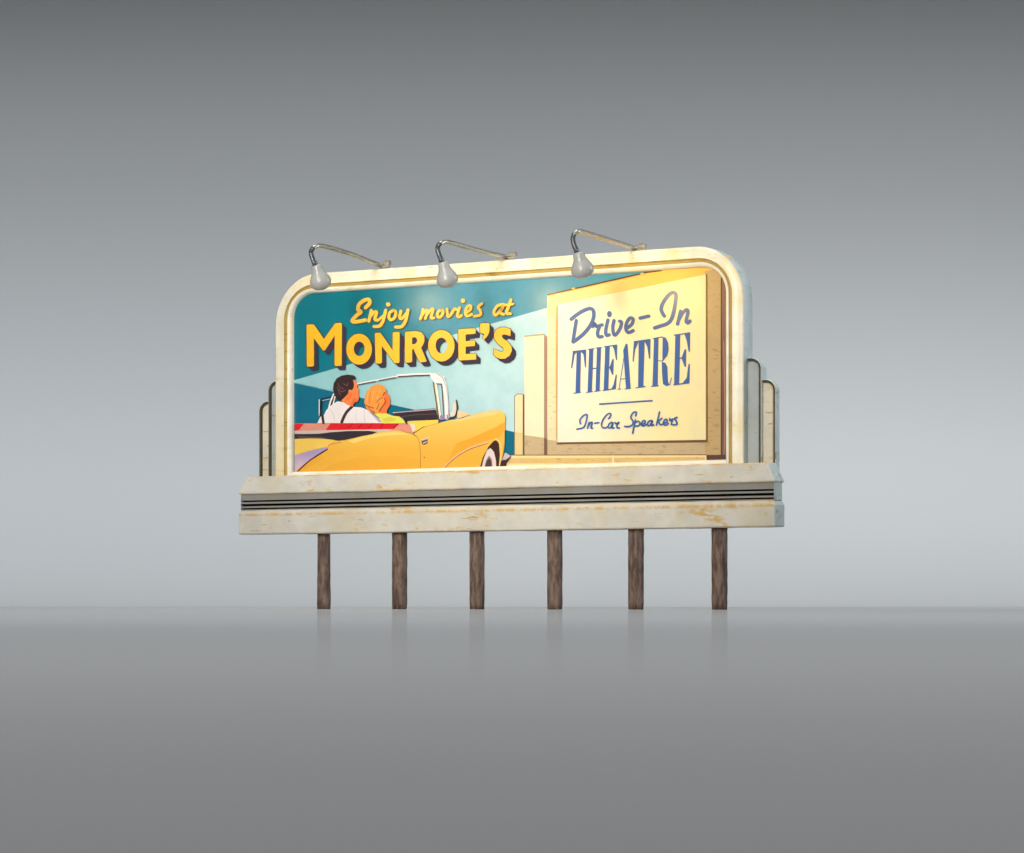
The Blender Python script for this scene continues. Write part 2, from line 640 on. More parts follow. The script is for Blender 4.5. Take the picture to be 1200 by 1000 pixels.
# sheet with the sky, beam and theatre building
sheet = MB()
TEAL = ink((0, 120, 140), (84, 154, 184), 0, -215, -60)
Y = Y_POST
pth = upath(22)
sheet.add([(x, Y, z) for x, z in pth], [list(range(len(pth)))[::-1]], TEAL)
TEAL2 = ink((0, 108, 138))
poly(sheet, 'P', [(338, 446.5), (612, 508.9), (612, 556), (338, 556)], TEAL2)
BEAM = ink((150, 204, 214), (192, 226, 236), 0, -250, 0)
poly(sheet, 'P', [(338, 447.6), (650, 358.4), (650, 517), (338, 446.4)], BEAM)
poster = sheet.build('poster', root)
poster['label'] = 'printed drive-in poster in teal, yellow and cream'

# theatre building
bl = MB()
WALL = ink((246, 228, 188), tick=True)
WALL_L = ink((238, 214, 165))
TAN = ink((206, 182, 144), tick=True)
TAN2 = ink((202, 172, 122), tick=True)
BROWN = ink((128, 92, 74))
DK = ink((96, 60, 30))
MAUVE = ink((176, 140, 120))
poly(bl, 'P', [(602.6, 464.5), (605.5, 461.6), (613.3, 461.6), (613.3, 533), (602.6, 533)], ink((120, 110, 80)))
poly(bl, 'P', [(603.4, 465), (606, 462.4), (612.6, 462.4), (612.6, 533), (603.4, 533)], ink((245, 228, 185)))
poly(bl, 'P', [(603.4, 506.5), (612.6, 507.5), (612.6, 533), (603.4, 533)], ink((232, 208, 150)))
poly(bl, 'P', [(612.6, 462.4), (614.8, 462.4), (614.8, 533), (612.6, 533)], ink((110, 84, 64)))
poly(bl, 'P', [(614.6, 395), (637.5, 393), (637.5, 534), (614.6, 534)], ink((252, 238, 205)))
stroke(bl, 'P', [(615, 394.2), (637.6, 392.2)], 1.5, ink((205, 160, 95)), sm=False)
poly(bl, 'P', [(637.5, 392), (641.6, 395), (641.6, 534), (637.5, 534)], MAUVE)
poly(bl, 'P', [(637.5, 513), (641.6, 515), (641.6, 534), (637.5, 534)], BROWN)
poly(bl, 'P', [(641.4, 346), (770, 316), (856, 300), (856, 545), (641.4, 534)], WALL)
poly(bl, 'P', [(641.4, 346), (770, 316), (856, 300), (856, 330), (640.8, 372)], ink((252, 222, 160), (248, 196, 84), 0, 60, 200))
poly(bl, 'P', [(614.6, 510), (637.5, 513.2), (637.5, 534), (614.6, 534)], TAN)
poly(bl, 'P', [(641.4, 515.5), (655, 517), (656, 514), (845, 514), (845, 534), (641.4, 534)], TAN)
poly(bl, 'P', [(826, 318), (845, 314), (845, 534), (826, 534)], TAN2)
stroke(bl, 'P', [(652.0, 360), (652.2, 515)], 1.8, ink((222, 180, 120)), sm=False)
stroke(bl, 'P', [(642, 345.6), (700, 332.5), (757, 319.6), (775, 317.2)], 1.7, DK, sm=False)
stroke(bl, 'P', [(642, 346.8), (700, 333.9), (757, 321.2)], 1.0, ink((235, 180, 70)), sm=False)
stroke(bl, 'P', [(671, 338.6), (673, 338.2)], 2.2, ink((235, 190, 90)), sm=False)
stroke(bl, 'P', [(751.4, 321.2), (753.4, 320.8)], 2.4, ink((235, 190, 90)), sm=False)
poly(bl, 'P', [(844.6, 326), (846.2, 324), (846.2, 540), (844.6, 540)], ink((90, 62, 52)))
poly(bl, 'P', [(846, 324), (858, 332), (858, 545), (846, 545)], ink((150, 112, 96), (116, 84, 78), 2, 390, 200))
stroke(bl, 'P', [(848, 400), (849.4, 470), (848.4, 535)], 1.0, ink((190, 150, 120)))
poly(bl, 'P', [(594, 533.6), (828, 533.2), (828, 548), (590, 550)], ink((250, 226, 165)))
poly(bl, 'P', [(597, 537.2), (826, 536), (826, 540), (700, 543.5), (596, 543.5)], ink((226, 192, 128), tick=True))
stroke(bl, 'P', [(597, 533.6), (828, 533.1)], 1.0, ink((130, 84, 50)), sm=False)
stroke(bl, 'P', [(718.4, 534.5), (718.6, 545)], 2.0, ink((250, 234, 190)), sm=False)
poly(bl, 'P', [(827.4, 533.4), (854, 533.0), (854, 544), (827.4, 544)], ink((92, 66, 66)))
stroke(bl, 'P', [(827.2, 534), (827.2, 542)], 1.2, ink((250, 235, 200)), sm=False)
bl.build('painted_theatre', poster)

# cream sign of the theatre
sg = MB()
poly(sg, 'P', [(653.0, 357.4), (829, 321.4), (829.4, 517.4), (827, 518.6), (652.4, 521.0)], ink((116, 84, 50)))
SIGN = ink((250, 246, 228), (252, 236, 176), 0, 40, 215)
poly(sg, 'P', [(654, 357.2), (826.8, 321.8), (827.2, 515.6), (652.8, 518.6)], SIGN)
stroke(sg, 'P', [(653.6, 358), (652.8, 518)], 0.8, ink((205, 170, 105)), sm=False)
stroke(sg, 'P', [(827.2, 323), (827.4, 515)], 0.8, ink((190, 148, 70)), sm=False)
sg.build('painted_sign', poster)

# sign lettering
BLUE = ink((66, 104, 170))
BLUE2 = ink((84, 112, 170), (118, 112, 138), 2, 375, 400)
BLUE3 = ink((66, 104, 172), (98, 116, 164), 2, 300, 372)
lt = MB()
EDGE = ink((150, 128, 110))


def dbl(mb, tile, pts, w, mat, edge=EDGE, off=(.45, .35), ew=None):
    t = T(tile)
    q = [t(p) for p in pts]
    s = t((1, 0))[0] - t((0, 0))[0]
    if edge:
        px_stroke(mb, [(x + off[0], y + off[1]) for x, y in q], (ew or w) * s, edge)
    px_stroke(mb, q, w * s, mat)


W = 27
for pts in ([(135, 312), (180, 276), (235, 242), (290, 224), (318, 240), (322, 290), (300, 352), (255, 415), (205, 462), (152, 500)],
            [(178, 322), (164, 410), (150, 496)],
            [(312, 372), (330, 346), (342, 372), (392, 358)],
            [(372, 368), (354, 420), (362, 456), (392, 455)],
            [(440, 318), (422, 398), (426, 444), (450, 440)],
            [(490, 322), (480, 380), (487, 435), (506, 438), (540, 388), (552, 338), (536, 328)],
            [(590, 390), (636, 354), (648, 312), (622, 302), (594, 344), (588, 392), (608, 422), (648, 406)],
            [(705, 303), (778, 286)],
            [(905, 285), (880, 232), (898, 172), (948, 106), (986, 92), (1002, 120), (990, 220), (966, 308), (930, 348), (874, 368), (826, 384)],
            [(1040, 245), (1028, 300), (1015, 352)],
            [(1025, 318), (1060, 256), (1094, 232), (1100, 262), (1086, 325), (1100, 343), (1118, 326)]):
    dbl(lt, 'E', pts, W if len(pts) < 9 else 29, BLUE2)
dot(lt, 'E', (454, 272), 20, EDGE, 26)
dot(lt, 'E', (452, 269), 19, BLUE2, 25)
lt.build('script_lettering', poster)


def letters(mb, tile, polys, bars, mat):
    for p in polys:
        poly(mb, tile, [(x + 4, y + 3) for x, y in p], EDGE)
    for p in polys:
        poly(mb, tile, p, mat)
    for a, b, w in bars:
        stroke(mb, tile, [a, b], w, mat, sm=False)


th = MB()
polys = [
    [(182, 575), (215, 571), (208, 918), (172, 922)], [(150, 584), (188, 576), (162, 604), (142, 716), (135, 716)], [(208, 572), (258, 565), (256, 708), (250, 710), (238, 604)],
    [(285, 560), (318, 556), (305, 912), (272, 916)], [(350, 549), (382, 545), (368, 905), (338, 909)],
    [(418, 538), (454, 532), (440, 895), (405, 900)], [(476, 530), (515, 524), (513, 648), (507, 650), (492, 566)],
    [(479, 640), (485, 640), (482, 770), (474, 770), (452, 714)], [(466, 894), (503, 886), (512, 770), (505, 772), (488, 850)],
    [(566, 570), (588, 516), (600, 516), (626, 884), (590, 889)],
    [(695, 492), (742, 485), (730, 872), (690, 877)], [(655, 502), (694, 492), (664, 560), (650, 660), (643, 660)], [(738, 486), (790, 478), (787, 638), (780, 640), (766, 540)],
    [(822, 470), (856, 465), (848, 862), (808, 868)],
    [(888, 458), (916, 464), (936, 505), (940, 560), (928, 612), (890, 660), (893, 470)],
    [(886, 664), (914, 674), (929, 706), (933, 826), (946, 856), (918, 863), (896, 848), (888, 760)],
    [(998, 441), (1036, 436), (1026, 848), (988, 853)], [(1072, 432), (1118, 425), (1115, 578), (1108, 580), (1092, 490)],
    [(1076, 560), (1085, 560), (1083, 705), (1075, 705), (1048, 634)], [(1054, 846), (1111, 838), (1115, 680), (1106, 684), (1092, 795)]]
bars = [((152, 580), (256, 568), 10), ((158, 925), (214, 917), 8),
        ((277, 562), (326, 555), 8), ((342, 551), (388, 545), 8), ((262, 918), (313, 911), 8), ((330, 910), (377, 903), 8), ((312, 722), (346, 718), 9),
        ((410, 540), (512, 526), 9), ((400, 902), (500, 887), 9), ((440, 714), (470, 710), 9),
        ((586, 538), (532, 890), 6), ((547, 808), (592, 803), 7), ((520, 894), (548, 889), 7), ((582, 890), (629, 884), 8),
        ((658, 499), (788, 480), 10), ((672, 880), (748, 869), 8),
        ((814, 473), (890, 459), 9), ((800, 870), (858, 861), 8), ((850, 655), (892, 658), 7), ((928, 860), (952, 850), 8), ((952, 850), (965, 798), 7),
        ((990, 444), (1116, 426), 10), ((985, 855), (1108, 839), 10), ((1030, 636), (1064, 631), 10)]
letters(th, 'E', polys, bars, BLUE3)
stroke(th, 'F', [(287, 75), (622, 53)], 10, BLUE, sm=False)
th.build('block_lettering', poster)

sp = MB()
for pts in ([(668, 512), (664, 482), (690, 450), (716, 440), (720, 456), (706, 518), (685, 545), (640, 554)],
            [(736, 502), (723, 549)], [(728, 532), (750, 502), (760, 506), (750, 543), (763, 547)], [(780, 508), (812, 503)],
            [(888, 472), (906, 444), (895, 431), (864, 452), (836, 500), (836, 534), (860, 546), (886, 530)],
            [(914, 500), (893, 512), (885, 538), (900, 545), (915, 522), (923, 500), (915, 543), (931, 545)],
            [(938, 502), (946, 512), (970, 500), (955, 520), (955, 543), (973, 545)]):
    dbl(sp, 'R', pts, 13, BLUE, edge=None)
for pts in ([(518, 150), (522, 128), (502, 130), (486, 160), (501, 185), (496, 208), (472, 219), (448, 218)],
            [(516, 176), (507, 220), (498, 261)], [(509, 198), (530, 185), (545, 195), (536, 214), (513, 215)],
            [(552, 208), (576, 196), (576, 181), (562, 185), (554, 206), (568, 215), (586, 205)],
            [(620, 180), (600, 187), (593, 208), (606, 213), (619, 194), (626, 180), (618, 211), (633, 208)],
            [(670, 126), (660, 170), (650, 210)], [(655, 192), (685, 166)], [(661, 186), (677, 207), (690, 203)],
            [(696, 200), (717, 189), (716, 173), (702, 178), (695, 201), (710, 210), (726, 198)],
            [(736, 168), (737, 180), (756, 171), (748, 186), (746, 206)],
            [(782, 160), (766, 168), (776, 183), (781, 203), (756, 207)]):
    dbl(sp, 'F', pts, 11.5, BLUE, edge=None)
sp.build('script_lettering', poster)

# slogan
YEL = ink((253, 206, 84))
YELM = ink((250, 190, 40), (252, 204, 78), 0, -250, -60)
SHAD = ink((120, 96, 60))
en = MB()
sl = [('A', 37, [(758, 262), (798, 218), (790, 182), (748, 188), (694, 228), (682, 284), (712, 306), (668, 340), (624, 392), (650, 406), (755, 388)]),
      ('A', 30, [(815, 290), (803, 345), (790, 400)]), ('A', 29, [(800, 360), (846, 306), (868, 312), (850, 380), (884, 388)]),
      ('A', 31, [(960, 288), (935, 390), (900, 445), (842, 452)]), ('A', 24, [(890, 384), (940, 340)]),
      ('A', 29, [(1040, 288), (1002, 312), (992, 358), (1012, 386), (1048, 362), (1062, 312), (1040, 288)]),
      ('A', 30, [(1112, 298), (1100, 352), (1118, 374), (1172, 318)]), ('A', 31, [(1184, 286), (1160, 390), (1120, 452), (1060, 458)]),
      ('B', 25, [(206, 262), (196, 310), (180, 352)]), ('B', 24, [(190, 322), (234, 272), (250, 278), (226, 348)]), ('B', 24, [(236, 318), (284, 262), (300, 268), (280, 338), (308, 342)]),
      ('B', 25, [(378, 264), (348, 284), (340, 318), (356, 336), (382, 316), (394, 280), (378, 264)]),
      ('B', 25, [(430, 258), (434, 300), (442, 330), (474, 300), (502, 256), (520, 264)]),
      ('B', 25, [(548, 246), (528, 312), (542, 334), (565, 318)]),
      ('B', 25, [(602, 296), (648, 266), (652, 230), (624, 234), (602, 284), (618, 324), (662, 308)]),
      ('B', 25, [(758, 208), (722, 240), (744, 276), (742, 314), (688, 326)]),
      ('B', 26, [(962, 214), (902, 230), (870, 286), (888, 316), (938, 266), (958, 226), (932, 290), (962, 308)]),
      ('B', 27, [(1030, 172), (1006, 240), (988, 296), (1024, 302)]), ('B', 22, [(974, 222), (1048, 212)])]
for t, w, pts in sl:
    q = [T(t)(p) for p in pts]
    s = 1 / {'A': 8.5714, 'B': 8.0}[t]
    px_stroke(en, [(x + 1.0, y + .8) for x, y in q], w * s * 1.04, SHAD)
dot(en, 'A', (993, 237), 22, SHAD)
dot(en, 'B', (588, 187), 21, SHAD)
for t, w, pts in sl:
    stroke(en, t, pts, w, YEL)
dot(en, 'A', (985, 230), 22, YEL)
dot(en, 'B', (580, 180), 21, YEL)
en.build('slogan_lettering', poster)

# MONROE'S with its drop shade
INKD = ink((62, 52, 72))
mo = MB()


def ring(c, rx, ry, n=28, ph=0):
    return [(c[0] + rx * math.cos(2 * math.pi * i / n + ph), c[1] + ry * math.sin(2 * math.pi * i / n + ph)) for i in range(n)]


def px_ring(mb, outer, inner, mat):
    Y = next_y()
    n = len(outer)
    V = []
    for x, y in outer + inner:
        a, z = L(x, y, Y)
        V.append((a, Y, z))
    mb.add(V, [[i, (i + 1) % n, n + (i + 1) % n, n + i] for i in range(n)], mat)


glyphs = [
    ('A', [(165, 442), (178, 432), (238, 432), (340, 578), (448, 426), (470, 415), (512, 416), (520, 428), (518, 842), (508, 848), (455, 850), (446, 840), (447, 545), (352, 690), (330, 693), (238, 570), (240, 846), (228, 853), (178, 858), (167, 848)], None),
    ('A', ring((693, 680), 129, 156), ring((694, 677), 54, 72)),
    ('A', [(850, 524), (862, 514), (908, 516), (1030, 690), (1030, 518), (1040, 508), (1092, 507), (1100, 516), (1098, 812), (1086, 820), (1046, 818), (922, 650), (922, 814), (912, 824), (868, 826), (857, 818)], None),
    ('B', [(36, 482), (46, 472), (140, 465), (190, 476), (218, 512), (219, 560), (202, 600), (188, 622), (240, 745), (230, 754), (182, 758), (168, 748), (118, 636), (104, 636), (104, 748), (96, 758), (46, 762), (36, 752)], [(104, 526), (130, 522), (148, 536), (150, 562), (134, 586), (104, 590)]),
    ('B', ring((378, 603), 124, 148), ring((378, 600), 54, 73)),
    ('B', [(536, 456), (546, 446), (690, 439), (699, 447), (697, 488), (605, 498), (605, 560), (688, 551), (694, 560), (692, 604), (605, 612), (605, 682), (698, 674), (706, 682), (703, 732), (548, 741), (538, 732)], None),
    ('B', [(740, 400), (750, 392), (820, 389), (828, 398), (828, 468), (812, 508), (780, 546), (763, 534), (780, 490), (750, 486), (741, 478)], None),
    ('B', [(1026, 446), (1026, 512), (992, 502), (962, 496), (942, 508), (952, 532), (1006, 570), (1036, 612), (1038, 650), (1018, 694), (974, 724), (930, 726), (888, 708), (866, 684), (868, 630), (902, 646), (940, 662), (962, 650), (956, 622), (904, 582), (872, 536), (870, 492), (890, 452), (930, 430), (980, 430)], None)]
NS = 7
for k in range(NS, 0, -1):
    for t, pts, hole in glyphs:
        off = 4.9 * k / NS
        q = [(x + off, y + off * 1.0) for x, y in [T(t)(p) for p in pts]]
        if hole and len(hole) == len(pts):
            px_ring(mo, q, [(x + off, y + off) for x, y in [T(t)(p) for p in hole]], INKD)
        elif hole:
            sp_ = [(x + off, y + off) for x, y in [T(t)(p) for p in hole]]
            px_poly(mo, q, INKD)
        else:
            px_poly(mo, q, INKD)
for t, pts, hole in glyphs:
    q = [T(t)(p) for p in pts]
    px_stroke(mo, q + [q[0]], 1.3, INKD, sm=False)
for t, pts, hole in glyphs:
    q = [T(t)(p) for p in pts]
    if hole and len(hole) == len(pts):
        px_ring(mo, q, [T(t)(p) for p in hole], YELM)
    else:
        px_poly(mo, q, YELM)
        if hole:
            px_poly(mo, [T(t)(p) for p in hole], INKD)
mo.build('name_lettering', poster)

# the convertible and the couple
car = MB()
WHT = ink((244, 240, 240))
DARK = ink((52, 42, 52))
BRN = ink((112, 62, 60))
CHR = ink((222, 210, 218))
BODY = ink((246, 206, 92), (242, 172, 50), 2, 232, 172)
BODY2 = ink((246, 206, 104), (242, 178, 60), 2, 240, 176)
# wind-screen frame and far side
stroke(car, 'C', [(590, 158), (700, 137), (770, 124)], 15, WHT)
stroke(car, 'C', [(612, 160), (690, 146), (768, 131)], 8, BRN)
stroke(car, 'C', [(785, 121), (960, 88), (1077, 74)], 15, WHT)
stroke(car, 'C', [(800, 124), (880, 109), (955, 97)], 9, BRN)
stroke(car, 'D', [(-30, 76), (130, 66), (262, 62)], 15, WHT)
stroke(car, 'D', [(-28, 88), (120, 81), (260, 76)], 9, BRN)
poly(car, 'D', [(-70, 410), (0, 400), (310, 374), (335, 472), (40, 482), (20, 455), (-70, 450)], DARK)
stroke(car, 'D', [(-70, 414), (120, 398), (312, 382)], 8, ink((206, 180, 190)))
stroke(car, 'D', [(0, 450), (150, 432), (310, 425)], 4, ink((120, 90, 90)))
poly(car, 'D', [(55, 490), (335, 478), (335, 508), (190, 545), (120, 590), (95, 560)], ink((250, 214, 88)))
# pillar
poly(car, 'D', [(258, 58), (330, 58), (372, 88), (378, 140), (372, 160), (320, 150), (300, 140), (270, 100)], WHT)
stroke(car, 'D', [(372, 100), (398, 200), (410, 330), (412, 460)], 36, WHT)
stroke(car, 'D', [(312, 155), (335, 320), (356, 462)], 22, WHT)
stroke(car, 'D', [(290, 142), (318, 330), (340, 476)], 9, ink((110, 92, 60)))
stroke(car, 'D', [(302, 150), (328, 330), (346, 440)], 5, ink((240, 210, 120)))
stroke(car, 'D', [(366, 165), (376, 320), (384, 460)], 7, BRN)
stroke(car, 'D', [(318, 153), (366, 156)], 9, BRN, sm=False)
stroke(car, 'D', [(320, 62), (372, 96), (384, 130)], 6, ink((176, 124, 130)))
stroke(car, 'D', [(388, 130), (420, 260), (428, 450)], 7, ink((206, 186, 200)))
poly(car, 'D', [(350, 440), (420, 430), (428, 470), (350, 482)], ink((150, 134, 176)))
stroke(car, 'D', [(402, 380), (404, 462)], 14, WHT)
# seats
poly(car, 'C', [(40, 510), (1000, 510), (1060, 500), (1100, 560), (1110, 610), (900, 585), (40, 606)], ink((226, 148, 130)))
RED = ink((226, 28, 40))
poly(car, 'C', [(365, 510), (990, 512), (935, 562), (318, 572)], RED)
poly(car, 'C', [(40, 512), (125, 512), (82, 568), (40, 580)], RED)
for a, b in (((565, 514), (525, 553)), ((650, 514), (618, 550)), ((742, 514), (708, 550)), ((838, 514), (808, 554)), ((968, 516), (930, 555))):
    stroke(car, 'C', [a, b], 7, ink((120, 26, 34)), sm=False)
poly(car, 'C', [(40, 578), (320, 571), (925, 562), (900, 580), (780, 594), (40, 608)], ink((212, 192, 186)))
# body
poly(car, 'C', [(40, 640), (300, 648), (440, 668), (490, 660), (600, 628), (780, 594), (880, 578), (960, 574), (1030, 582), (1100, 604), (1165, 660), (1180, 780), (1180, 960), (40, 960)], BODY)
poly(car, 'C', [(520, 668), (620, 636), (800, 602), (930, 588), (1030, 596), (1075, 612), (980, 612), (850, 622), (700, 650), (570, 690)], ink((252, 216, 124)))
poly(car, 'C', [(120, 940), (330, 812), (520, 772), (760, 752), (1000, 756), (1172, 790), (1172, 830), (1000, 806), (760, 800), (540, 830), (380, 880), (260, 950)], ink((246, 184, 66)))
poly(car, 'C', [(40, 645), (300, 648), (400, 660), (340, 715), (180, 752), (40, 795)], ink((244, 204, 96)))
poly(car, 'D', [(112, 606), (200, 548), (350, 505), (430, 482), (530, 468), (640, 432), (760, 402), (850, 391), (895, 394), (928, 416), (942, 450), (936, 560), (932, 700), (922, 780), (895, 880), (885, 960), (175, 960), (173, 780), (158, 664)], BODY2)
poly(car, 'D', [(440, 486), (540, 466), (640, 436), (760, 406), (850, 395), (905, 405), (850, 430), (700, 458), (520, 492)], ink((250, 212, 138)))
poly(car, 'D', [(500, 690), (640, 640), (860, 540), (938, 495), (934, 580), (880, 640), (780, 664), (640, 710), (480, 800), (390, 900)], ink((246, 172, 52)))
poly(car, 'D', [(510, 398), (560, 398), (628, 430), (530, 462), (505, 465)], ink((240, 208, 166)))
stroke(car, 'D', [(-5, 574), (40, 588), (118, 612), (158, 660), (174, 780), (175, 930)], 4, ink((150, 100, 40)))
stroke(car, 'D', [(104, 606), (200, 548), (350, 506)], 4, ink((200, 150, 70)))
poly(car, 'D', [(82, 520), (120, 510), (132, 560), (106, 596)], ink((240, 222, 200)))
stroke(car, 'D', [(28, 478), (52, 516)], 12, DARK, sm=False)
poly(car, 'D', [(184, 664), (240, 652), (238, 690), (206, 706), (186, 694)], ink((110, 78, 80)))
stroke(car, 'D', [(190, 662), (250, 640)], 8, CHR, sm=False)
stroke(car, 'D', [(198, 690), (228, 676)], 8, CHR, sm=False)
dot(car, 'D', (210, 818), 7, ink((190, 120, 40)))
stroke(car, 'D', [(370, 930), (430, 866), (510, 800), (620, 738), (780, 684)], 17, ink((150, 96, 60)))
stroke(car, 'D', [(370, 926), (428, 862), (508, 796), (618, 734), (780, 681)], 12, ink((236, 192, 150)))
stroke(car, 'D', [(790, 672), (850, 646), (925, 632)], 7, ink((236, 180, 100)))
poly(car, 'D', [(705, 930), (735, 820), (785, 725), (830, 672), (858, 660), (882, 692), (890, 790), (880, 930)], ink((62, 36, 28)))
poly(car, 'D', [(722, 930), (745, 832), (775, 752), (806, 732), (838, 770), (856, 850), (858, 930)], ink((228, 212, 216)))
poly(car, 'D', [(745, 930), (768, 838), (792, 800), (818, 830), (826, 930)], ink((150, 130, 130)))
poly(car, 'D', [(752, 930), (772, 850), (792, 822), (812, 850), (816, 930)], ink((74, 58, 56)))
stroke(car, 'D', [(850, 650), (890, 684), (904, 770), (886, 910)], 11, ink((250, 216, 150)))
poly(car, 'D', [(882, 930), (900, 850), (935, 850), (985, 812), (950, 868), (945, 930)], ink((66, 40, 40)))
poly(car, 'D', [(908, 842), (938, 772), (992, 806), (950, 838)], ink((206, 188, 196)))
stroke(car, 'D', [(904, 850), (940, 846), (990, 808)], 8, ink((60, 36, 36)))
# tonneau and tail
poly(car, 'C', [(40, 604), (220, 609), (370, 590), (520, 580), (700, 578), (785, 586), (740, 607), (640, 626), (550, 648), (490, 662), (400, 655), (300, 641), (40, 650)], DARK)
stroke(car, 'C', [(70, 632), (200, 636), (300, 640)], 7, ink((110, 92, 100)))
poly(car, 'C', [(40, 800), (180, 757), (318, 726), (342, 732), (330, 750), (200, 828), (40, 945)], ink((168, 154, 204), (220, 188, 200), 2, 196, 172))
stroke(car, 'C', [(72, 940), (130, 885), (200, 828), (335, 744)], 11, ink((78, 36, 30)))
stroke(car, 'C', [(340, 722), (365, 698), (460, 682)], 7, ink((214, 130, 70)))
# mirror
poly(car, 'D', [(492, 304), (500, 380), (484, 440), (452, 452), (438, 430), (462, 400), (468, 330)], ink((228, 216, 204)))
stroke(car, 'D', [(498, 302), (507, 370), (488, 450), (444, 458)], 13, ink((76, 62, 60)))
# left quarter window posts
stroke(car, 'C', [(262, 296), (262, 440)], 7, WHT)
stroke(car, 'C', [(282, 292), (276, 370), (270, 442)], 14, ink((30, 34, 44)))
stroke(car, 'C', [(282, 290), (376, 270)], 9, ink((30, 34, 44)), sm=False)
stroke(car, 'C', [(290, 304), (370, 288)], 5, CHR, sm=False)
stroke(car, 'C', [(392, 246), (362, 320), (346, 384)], 13, WHT)
stroke(car, 'C', [(398, 262), (378, 330), (364, 368)], 9, ink((60, 46, 50)))
stroke(car, 'C', [(404, 270), (392, 320), (384, 350)], 10, WHT)
car.build('painted_car', poster)

SKIN = ink((250, 136, 76))
man = MB()
poly(man, 'C', [(245, 508), (272, 452), (308, 430), (325, 392), (372, 345), (425, 312), (480, 318), (520, 345), (560, 360), (640, 366), (700, 390), (750, 430), (800, 468), (845, 508)], ink((240, 232, 236)))
poly(man, 'C', [(690, 386), (750, 430), (832, 496), (800, 502), (752, 450)], ink((190, 170, 205)))
stroke(man, 'C', [(672, 372), (668, 440), (676, 500)], 5, ink((206, 186, 196)))
stroke(man, 'C', [(600, 380), (590, 440), (600, 495)], 4, ink((220, 208, 214)))
stroke(man, 'C', [(360, 380), (390, 430), (400, 490)], 5, ink((214, 204, 212)))
stroke(man, 'C', [(465, 498), (505, 415), (558, 360)], 27, ink((66, 46, 52)))
stroke(man, 'C', [(300, 505), (290, 440)], 23, ink((66, 46, 52)), sm=False)
poly(man, 'C', [(462, 302), (520, 245), (530, 205), (562, 180), (572, 118), (590, 128), (604, 160), (606, 190), (621, 214), (614, 240), (620, 268), (616, 300), (604, 318), (578, 324), (562, 358), (520, 346), (484, 322)], SKIN)
poly(man, 'C', [(520, 250), (545, 225), (565, 240), (560, 270), (530, 300), (500, 300)], ink((246, 118, 60)))
poly(man, 'C', [(570, 280), (612, 290), (602, 318), (578, 324), (560, 352), (545, 345)], ink((236, 110, 56)))
poly(man, 'C', [(425, 296), (398, 250), (386, 205), (392, 150), (420, 104), (462, 80), (520, 70), (570, 76), (592, 92), (590, 112), (562, 116), (576, 152), (572, 190), (556, 212), (532, 204), (512, 240), (480, 276), (450, 306)], ink((54, 36, 38)))
for a in ([(430, 150), (450, 185), (480, 200)], [(440, 205), (470, 225), (500, 210)], [(480, 150), (510, 170), (520, 150)], [(425, 180), (440, 225), (450, 250)]):
    stroke(man, 'C', a, 8, ink((122, 84, 84)), taper=(.6, 1))
man.build('painted_man', poster)
wo = MB()
poly(wo, 'C', [(840, 250), (878, 240), (893, 262), (902, 290), (900, 345), (876, 384), (868, 425), (790, 428), (780, 380)], ink((246, 120, 58)))
poly(wo, 'C', [(668, 318), (674, 275), (692, 222), (735, 175), (790, 157), (838, 168), (866, 205), (866, 240), (840, 280), (850, 310), (825, 370), (795, 420), (755, 420), (715, 402), (684, 368)], ink((246, 156, 70)))
SH = ink((176, 74, 50))
for a, w in (([(676, 340), (700, 355), (750, 372)], 12), ([(700, 360), (725, 390), (760, 412)], 12), ([(850, 285), (862, 318), (838, 350), (805, 398)], 15), ([(836, 262), (852, 236)], 18), ([(786, 318), (800, 345), (780, 380)], 9), ([(770, 320), (830, 275)], 8), ([(730, 230), (712, 290), (716, 330)], 5)):
    stroke(wo, 'C', a, w, SH, taper=(.5, 1))
for a in ([(720, 200), (700, 260), (696, 310)], [(780, 175), (750, 230), (745, 300)], [(820, 190), (800, 240), (780, 290)]):
    stroke(wo, 'C', a, 9, ink((252, 186, 100)), taper=(.4, 1))
poly(wo, 'C', [(752, 424), (800, 420), (870, 420), (922, 440), (985, 448), (1020, 475), (1042, 510), (832, 510), (795, 455)], ink((230, 226, 96)))
poly(wo, 'C', [(830, 470), (900, 450), (960, 470), (930, 490), (850, 500)], ink((214, 206, 84)))
stroke(wo, 'C', [(1020, 470), (1040, 490), (1050, 515)], 10, ink((66, 50, 50)))
wo.build('painted_woman', poster)

# ------------------------------------------------------------------ studio sweep
WY = 2.6          # wall distance behind the board (m)
CR = 0.9          # cove radius
prof = [(-5.0, 0), (-3.5, 0), (-3.2, 0), (-2.5, 0), (-1.5, 0), (-.5, 0), (.5, 0), (1.2, 0), (WY - CR - .02, 0), (WY - CR, 0)]
prof += [(WY - CR + CR * math.sin(a), CR - CR * math.cos(a)) for a in [math.pi / 2 * i / 24 for i in range(1, 25)]]
prof += [(WY, 2), (WY, 4)]
mb = MB()
XW = 6000
for y, z in prof:
    mb.v += [(-XW, y * 1000, z * 1000), (XW, y * 1000, z * 1000)]
mbg = bpy.data.materials.new('grey_sweep')
nt, N, LK, bs = nodes_of(mbg)
N.remove(bs)
df = N.new('ShaderNodeBsdfDiffuse')
df.inputs['Color'].default_value = (0.40, 0.40, 0.405, 1)
gl = N.new('ShaderNodeBsdfGlossy')
gl.inputs['Color'].default_value = (0.9, 0.9, 0.9, 1)
gl.inputs['Roughness'].default_value = 0.012
mx = N.new('ShaderNodeMixShader')
fr = N.new('ShaderNodeFresnel')
fr.inputs['IOR'].default_value = 1.0003
LK.new(mathn(nt, 'MULTIPLY', fr.outputs[0], 0.55), mx.inputs[0])
LK.new(df.outputs[0], mx.inputs[1])
LK.new(gl.outputs[0], mx.inputs[2])
LK.new(mx.outputs[0], N['Material Output'].inputs['Surface'])
mbw = plain('matt_grey_sweep', (0.40, 0.40, 0.405), 1.0, 0, 0.0)
